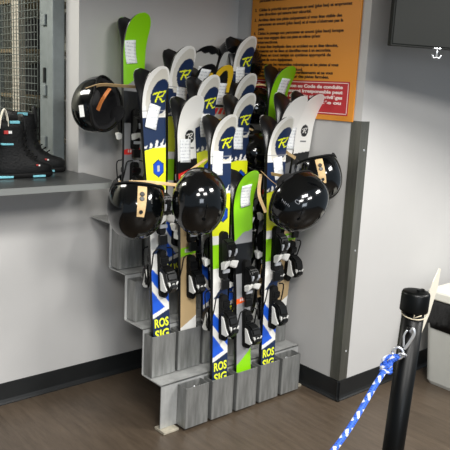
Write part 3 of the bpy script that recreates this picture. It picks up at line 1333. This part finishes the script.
# three at the back, between the white tips and the green one
c = Vector((2.338, 2.650, 1.595))
helmet(c, rt * .5 + up * .55 + tw * .35, -rt + up * .3, 'highest black helmet with crossing tan straps, at the sign left of the green tip',
       [([S(c, .035, -.02, .095), S(c, .065, -.022, .085), S(c, .092, -.018, .055)], .012),
        ([S(c, .035, -.02, .095), S(c, .05, -.05, .09), S(c, .06, -.085, .075)], .012)], scale=.93)
c = Vector((2.335, 2.495, 1.385))
helmet(c, rt * .3 - up * .5 + tw * .5, -rt + up * .3, 'black helmet between the stacked white tips and the green tip, below the highest helmet',
       [([S(c, -.02, .085, .08), S(c, .02, .09, .09), S(c, .06, .085, .07)], .014)], scale=.78)
c = Vector((2.222, 2.352, 1.180))
helmet(c, tw * .5 + rt * .1 - up * .7, -rt + up * .6, 'dark helmet wedged behind the right front striped ski, above the short green ski',
       [([S(c, -.08, .12, .05), S(c, -.05, .10, .07), S(c, -.02, .085, .09)], .013)], scale=.78)

# ------------------------------------------------------------------ snowboard boots on the counter
def boot(loc, rz, label, detail=True, sc=(.93, .96, .84)):
    root = empty('snowboard_boot', loc)
    root.scale = sc
    root.rotation_euler = (0, 0, rz)
    tag(root, label, 'boot', 'snowboard boots on the counter')
    bm = bmesh.new()

    def ring(cx, z, a, b, tilt=0, n=24, pw=.8):
        out = []
        for k in range(n):
            t = 2 * PI * k / n
            ct, st = math.cos(t), math.sin(t)
            x = math.copysign(abs(ct) ** pw, ct) * a
            out.append((cx + x, math.copysign(abs(st) ** pw, st) * b, z + tilt * x))
        return out
    rings = [ring(0, .018, .135, .050), ring(0, .030, .142, .054), ring(.0, .055, .142, .055), ring(-.004, .080, .132, .052, -.10),
             ring(-.022, .105, .108, .049, -.25), ring(-.045, .130, .082, .047, -.28), ring(-.056, .165, .070, .047, -.10), ring(-.060, .21, .070, .050),
             ring(-.062, .255, .073, .053), ring(-.066, .285, .074, .054, -.08), ring(-.068, .287, .064, .045, -.08), ring(-.066, .24, .058, .040)]
    loft(bm, rings)
    obj('upper', bm, M_boot, root)
    bm = bmesh.new()
    loft(bm, [ring(0, .0, .134, .048), ring(0, .004, .142, .053), ring(0, .022, .146, .056), ring(0, .026, .143, .054)])
    obj('sole', bm, M_blackm, root)
    for x0, x1 in ((-.125, -.060), (.030, .090)):
        bm = bmesh.new()
        box(bm, (x0, -.058, .004), (x1, -.030, .015), .003)
        obj('sole_insert', bm, M_teal, root)['label'] = 'pale blue sole insert'
    for q, lo, hi, mm, ll in (('cuff_trim', (-.110, -.056, .168), (-.058, -.035, .177), M_teal, 'pale blue cuff trim'), ('cuff_trim', (-.075, -.060, .274), (-.030, -.040, .287), M_teal, 'pale blue cuff trim'),
                              ('logo_patch', (-.100, -.0545, .222), (-.080, -.045, .240), M_red, 'small red patch'), ('logo_patch', (.045, -.058, .062), (.056, -.050, .070), M_red, 'small red patch'),
                              ('logo_print', (-.080, -.0545, .224), (-.064, -.045, .238), M_white, None), ('logo_print', (.056, -.0575, .060), (.064, -.049, .068), M_white, None)):
        bm = bmesh.new()
        box(bm, lo, hi, .002)
        o_ = obj(q, bm, mm, root)
        if ll:
            o_['label'] = ll
    bm = bmesh.new()
    for i, (x, z) in enumerate(((.06, .098), (.042, .112), (.026, .127), (.016, .15), (.012, .18), (.010, .21), (.010, .24))):
        tube(bm, curve_pts([(x - .02, -.045, z - .012), (x + .004, -.02, z + .006), (x + .008, .015, z + .004), (x - .012, .044, z - .012)], 9), .0028, 6)
    obj('laces', bm, M_blackm, root)
    bm = bmesh.new()
    rings = [ring(.0, .20, .012, .034), ring(.004, .25, .014, .036), ring(.0, .30, .011, .034), ring(-.004, .318, .006, .026)]
    loft(bm, rings)
    obj('tongue', bm, M_boot, root)
    if detail:
        bm = bmesh.new()
        ribbon(bm, curve_pts([(-.118, -.046, .25), (-.112, -.052, .305), (-.098, -.054, .345), (-.084, -.052, .305), (-.080, -.046, .262)], 14), .018, .003, up=(0, 1, 0))
        obj('pull_loop', bm, M_card, root)
    return root


boot((1.218, 2.745, 1.0503), D2(-4), 'black snowboard boot with pale blue trim, nearer one at the counter edge')
boot((1.345, 2.895, 1.0503), D2(-24), 'black snowboard boot standing behind the nearer boot, its toe by the steel post', False, (.96, .96, .93))

# ------------------------------------------------------------------ rope post, rope, card, bin
PX, PY, PZ = 1.523, .962, .962
post = empty('barrier_post', (PX, PY, 0))
post.matrix_world = Matrix.Translation((PX, PY, PZ)) @ Matrix.Rotation(math.radians(-2.0), 4, Vector((-PX, -PY, 0)).normalized()) @ Matrix.Translation((0, 0, -PZ))
tag(post, 'glossy black pipe post with a cap, holding the blue rope', 'post')
bm = bmesh.new()
lathe(bm, [(.17, .0), (.17, .012), (.05, .022), (.032, .03)], 40)
obj('foot', bm, M_post, post, smooth=False)
bm = bmesh.new()
lathe(bm, [(.0295, .025), (.0295, PZ - .03)], 40)
obj('pipe', bm, M_post, post, smooth=False)
bm = bmesh.new()
lathe(bm, [(.0305, PZ - .055), (.037, PZ - .055), (.0375, PZ - .05), (.0375, PZ - .008), (.035, PZ - .002), (.026, PZ), (.002, PZ)], 40)
obj('cap', bm, M_post, post)
bm = bmesh.new()
box(bm, (-.004, -.012, PZ - .001), (.022, -.002, PZ + .005), .002)
obj('cap_tab', bm, M_black, post)
toward = (Vector((0, 0, 0)) - Vector((PX, PY, 0))).normalized()
side = Vector((toward.y, -toward.x, 0))             # to the viewer's left
if side.dot(rt) > 0:
    side = -side
ey = toward * .0295 + side * .004 + Vector((0, 0, PZ - .098))
bm = bmesh.new()
pts = [ey + toward * .003 + side * .006 * math.cos(a) * 1.3 + Vector((0, 0, .008 * math.sin(a))) + toward * .010 * (1 + math.sin(a) * .2) for a in [k * 2 * PI / 16 for k in range(17)]]
cyl(bm, ey - toward * .004, ey + toward * .012, .010, .007, 14)
obj('eye_bolt', bm, M_black, post)
# string with card
bm = bmesh.new()
pts = []
for k in range(33):
    a = 2 * PI * k / 32
    pts.append(Vector((.0385 * math.cos(a), .0385 * math.sin(a), PZ - .064 + .006 * math.cos(a - .9))))
for p in pts:
    q = p.xy.normalized() * .0325
    p.x, p.y = q.x, q.y
tube(bm, pts, .0016, 6)
k0 = toward * .034 + Vector((0, 0, PZ - .066))
tube(bm, [k0, k0 + side * -.004 + Vector((0, 0, .022))], .0014, 6)
tube(bm, [k0, k0 + side * -.020 + Vector((0, 0, .010))], .0014, 6)
st = obj('string_tie', bm, M_string, loc=(PX, PY, 0))
tag(st, 'thin pale string tied around the black post below its cap', 'string')

# card hung on the far side of the post, seen nearly edge on
cardc = Vector((1.581, .957, .905))
rh = -side
e1 = (toward * math.cos(D2(14)) - rh * math.sin(D2(14))).normalized()
vv = (Vector((0, 0, 1)) + rh * .17).normalized()
nn_ = e1.cross(vv).normalized()
bm = bmesh.new()
quad = [(0, -.115), (.03, -.06), (.045, .02), (.04, .085), (.012, .118), (-.012, .112), (-.05, .05), (-.05, -.03)]
a = [bm.verts.new(cardc + e1 * q + vv * z) for q, z in quad]
b = [bm.verts.new(cardc + e1 * q + vv * z + nn_ * .002) for q, z in quad]
n = len(quad)
for i in range(n):
    bm.faces.new((a[i], a[(i + 1) % n], b[(i + 1) % n], b[i]))
bm.faces.new(a)
bm.faces.new(b[::-1])
cd = obj('notice_card', bm, M_card)
tag(cd, 'cream card hanging behind the black post, seen nearly edge on', 'card')

# rope with clip
clip = empty('snap_hook', Vector((PX, PY, 0)) + ey)
tag(clip, 'shiny metal snap hook hanging on the eye of the black post', 'hook')
bm = bmesh.new()
ct = [toward * .012 + Vector((0, 0, -.004)), toward * .018 - side * .006 + Vector((0, 0, .008)), toward * .020 - side * .010 + Vector((0, 0, -.006)),
      toward * .018 + Vector((0, 0, -.032)), toward * .016 + side * .010 + Vector((0, 0, -.052))]
tube(bm, curve_pts(ct, 20), .0042, 8)
tube(bm, curve_pts([toward * .012 + side * .008 + Vector((0, 0, .0)), toward * .014 + side * .015 + Vector((0, 0, -.016)), toward * .016 + side * .013 + Vector((0, 0, -.046))], 10), .0028, 8)
obj('hook', bm, M_chrome, clip)
bm = bmesh.new()
rc0 = toward * .016 + side * .026 + Vector((0, 0, -.066))
pts = [rc0 + side * .014 * math.cos(k * PI / 10) + Vector((0, 0, .016 * math.sin(k * PI / 10))) for k in range(21)]
tube(bm, pts, .0036, 8)
pts = [rc0 - side * .012 + Vector((0, 0, -.004)) + side * .010 * math.cos(k * PI / 10) + toward * .009 * math.sin(k * PI / 10) + Vector((0, 0, .007 * math.sin(k * PI / 10))) for k in range(21)]
tube(bm, pts, .003, 8)
obj('ring', bm, M_chrome, clip)


def rope_mat():
    m = mat('blue_white_rope', '#2a55b8', .75)
    nt = m.node_tree
    b = nt.nodes['Principled BSDF']
    uv = nt.nodes.new('ShaderNodeAttribute')
    uv.attribute_name = 'gfx'
    nt.links.new(uv.outputs['Color'], b.inputs['Base Color'])
    return m


M_rope = rope_mat()


def rope_obj(name, ctrl, r, parent=None, n=240, origin=(0, 0, 0)):
    """braided: blue with white flecks winding round it"""
    pts = curve_pts(ctrl, n)
    fr_ = frames(pts)
    seg = 20
    P = np.zeros((len(pts), seg + 1, 3))
    Cc = np.zeros((len(pts), seg + 1, 3))
    dist = 0
    last = None
    blue, white = np.array(lin('#2f62cf')), np.array(lin('#d9dde6'))
    dk = np.array(lin('#1c3a86'))
    for i, (p, d, nn, bb) in enumerate(fr_):
        if last is not None:
            dist += (p - last).length
        last = p
        for k in range(seg + 1):
            a = 2 * PI * k / seg
            w = math.sin(a * 3 + dist * 500) * math.sin(a * 3 - dist * 500)
            rr = r * (1 + .07 * w)
            q = p + (nn * math.cos(a) + bb * math.sin(a)) * rr
            P[i, k] = q
            h1 = math.sin(a * 2 + dist * 210)
            h2 = math.sin(a * 1 - dist * 105 + .6)
            Cc[i, k] = white if (h1 > .25 and h2 > .0) else (blue if w > -.3 else dk)
    me = grid_mesh(name, P, Cc, M_rope)
    return mesh_obj(name, me, parent)


kn = Vector((PX, PY, 0)) + ey + toward * .018 + side * .052 + Vector((0, 0, -.112))
top_ = Vector((PX, PY, 0)) + ey + toward * .016 + side * .033 + Vector((0, 0, -.078))
rope = empty('barrier_rope', kn)
tag(rope, 'blue rope with white flecks, knotted at the snap hook and hanging down left', 'rope')
end = Vector((.90, .90, .50))
main = [kn, kn + (end - kn) * .10 + Vector((0, 0, -.008)), kn + (end - kn) * .35 + Vector((0, 0, -.035)), kn + (end - kn) * .7 + Vector((0, 0, -.02)), end]
ro = rope_obj('rope_run', [p - kn for p in main], .0078, rope, 420)
rl = rope_obj('eye_loop', [kn - kn, (kn - kn) + side * -.012 + Vector((0, 0, .022)), top_ - kn + side * -.006, top_ - kn + side * .004, Vector((0, 0, .024)) + side * .006, Vector((0, 0, 0))], .0070, rope, 90)
kp = []
for k in range(41):
    a = 2 * PI * k / 40 * 2.5
    kp.append(Vector((0, 0, 0)) + (side * math.cos(a) * .010 + toward * math.sin(a) * .009) + Vector((0, 0, -.010 + .020 * k / 40 + .004 * math.sin(a * 1.3))))
rope_obj('knot', kp, .0075, rope, 120)

# bin
bn = empty('waste_bin', (3.17, 1.62, 0))
tag(bn, 'off-white waste bin with black bag and white lid, behind the post', 'bin')


def rrect(hx, hy, r, z, n=6):
    out = []
    for cx, cy, a0 in ((hx - r, hy - r, 0), (-hx + r, hy - r, 90), (-hx + r, -hy + r, 180), (hx - r, -hy + r, 270)):
        for k in range(n + 1):
            a = D2(a0 + 90 * k / n)
            out.append((cx + r * math.cos(a), cy + r * math.sin(a), z))
    return out


ang = D2(0)
bm = bmesh.new()
loft(bm, [rrect(.155, .165, .03, .001), rrect(.165, .175, .035, .02), rrect(.19, .20, .04, .42), rrect(.18, .19, .04, .42), rrect(.17, .18, .035, .40)], smooth=False)
obj('body', bm, M_bin, bn)
bm = bmesh.new()
rb = []
for j, (g_, z) in enumerate(((.0, .34), (.004, .36), (.006, .42), (.000, .456), (-.01, .461))):
    rr = rrect(.19 + g_, .20 + g_, .04, z)
    rb.append([(x * (1 + .008 * math.sin(i * 2.3 + j)), y * (1 + .008 * math.sin(i * 1.7 + j)), z + (.012 * math.sin(i * 1.1) - (.04 if 12 < i < 20 else 0) if j == 0 else 0)) for i, (x, y, z) in enumerate(rr)])
loft(bm, rb)
obj('bin_bag', bm, M_bag, bn)
bm = bmesh.new()
loft(bm, [rrect(.190, .205, .04, .462), rrect(.195, .21, .045, .468), rrect(.195, .21, .045, .500), rrect(.19, .20, .04, .508), rrect(.17, .18, .04, .510)], smooth=False)
obj('lid', bm, M_lid, bn)

# ------------------------------------------------------------------ light
w = bpy.data.worlds.new('world')
scene.world = w
w.use_nodes = True
bg = w.node_tree.nodes['Background']
bg.inputs['Color'].default_value = (.72, .86, 1.0, 1)
bg.inputs['Strength'].default_value = .32


def area(name, loc, target, sx, sy, power, col=(1, .97, .93), spread=180):
    l = bpy.data.lights.new(name, 'AREA')
    l.shape = 'RECTANGLE'
    l.size, l.size_y = sx, sy
    l.energy = power
    l.color = col
    l.spread = D2(spread)
    o = bpy.data.objects.new(name, l)
    o.location = loc
    o.rotation_euler = (Vector(target) - Vector(loc)).to_track_quat('-Z', 'Y').to_euler()
    link(o)
    return o


area('hall_light', (3.7, -.7, 3.15), (2.4, 1.9, .8), 1.2, .5, 130)
area('hall_light', (.5, -.6, 3.35), (1.4, 2.4, .6), 1.2, .5, 105)
area('hall_light', (1.2, -2.6, 3.2), (1.2, 2.2, .7), 1.2, .5, 90)
area('hall_light', (-1.4, -1.8, 3.2), (.8, 2.6, .7), 1.2, .5, 85)
area('hall_window', (-.6, -3.4, 1.6), (1.8, 2.2, 1.0), 1.6, 1.1, 45, (.82, .9, 1.0))
area('back_room_light', (.5, 3.35, 2.28), (.9, 3.4, 0), .9, .3, 34, (1, .97, .9))

# ------------------------------------------------------------------ camera
cam = bpy.data.cameras.new('camera')
cam.sensor_fit = 'HORIZONTAL'
cam.sensor_width = 36
cam.lens = 672.4 / 450 * 36
cam.clip_start = .02
co = bpy.data.objects.new('camera', cam)
co.matrix_world = Matrix(((rt.x, up.x, -fw.x, 0), (rt.y, up.y, -fw.y, 0), (rt.z, up.z, -fw.z, 1.465), (0, 0, 0, 1)))
link(co)
scene.camera = co

vs_ = scene.view_settings
scene.display_settings.display_device = 'sRGB'
vs_.view_transform = 'Standard'
vs_.look = 'None'
vs_.gamma = 1
vs_.use_curve_mapping = False
vs_.exposure = .0
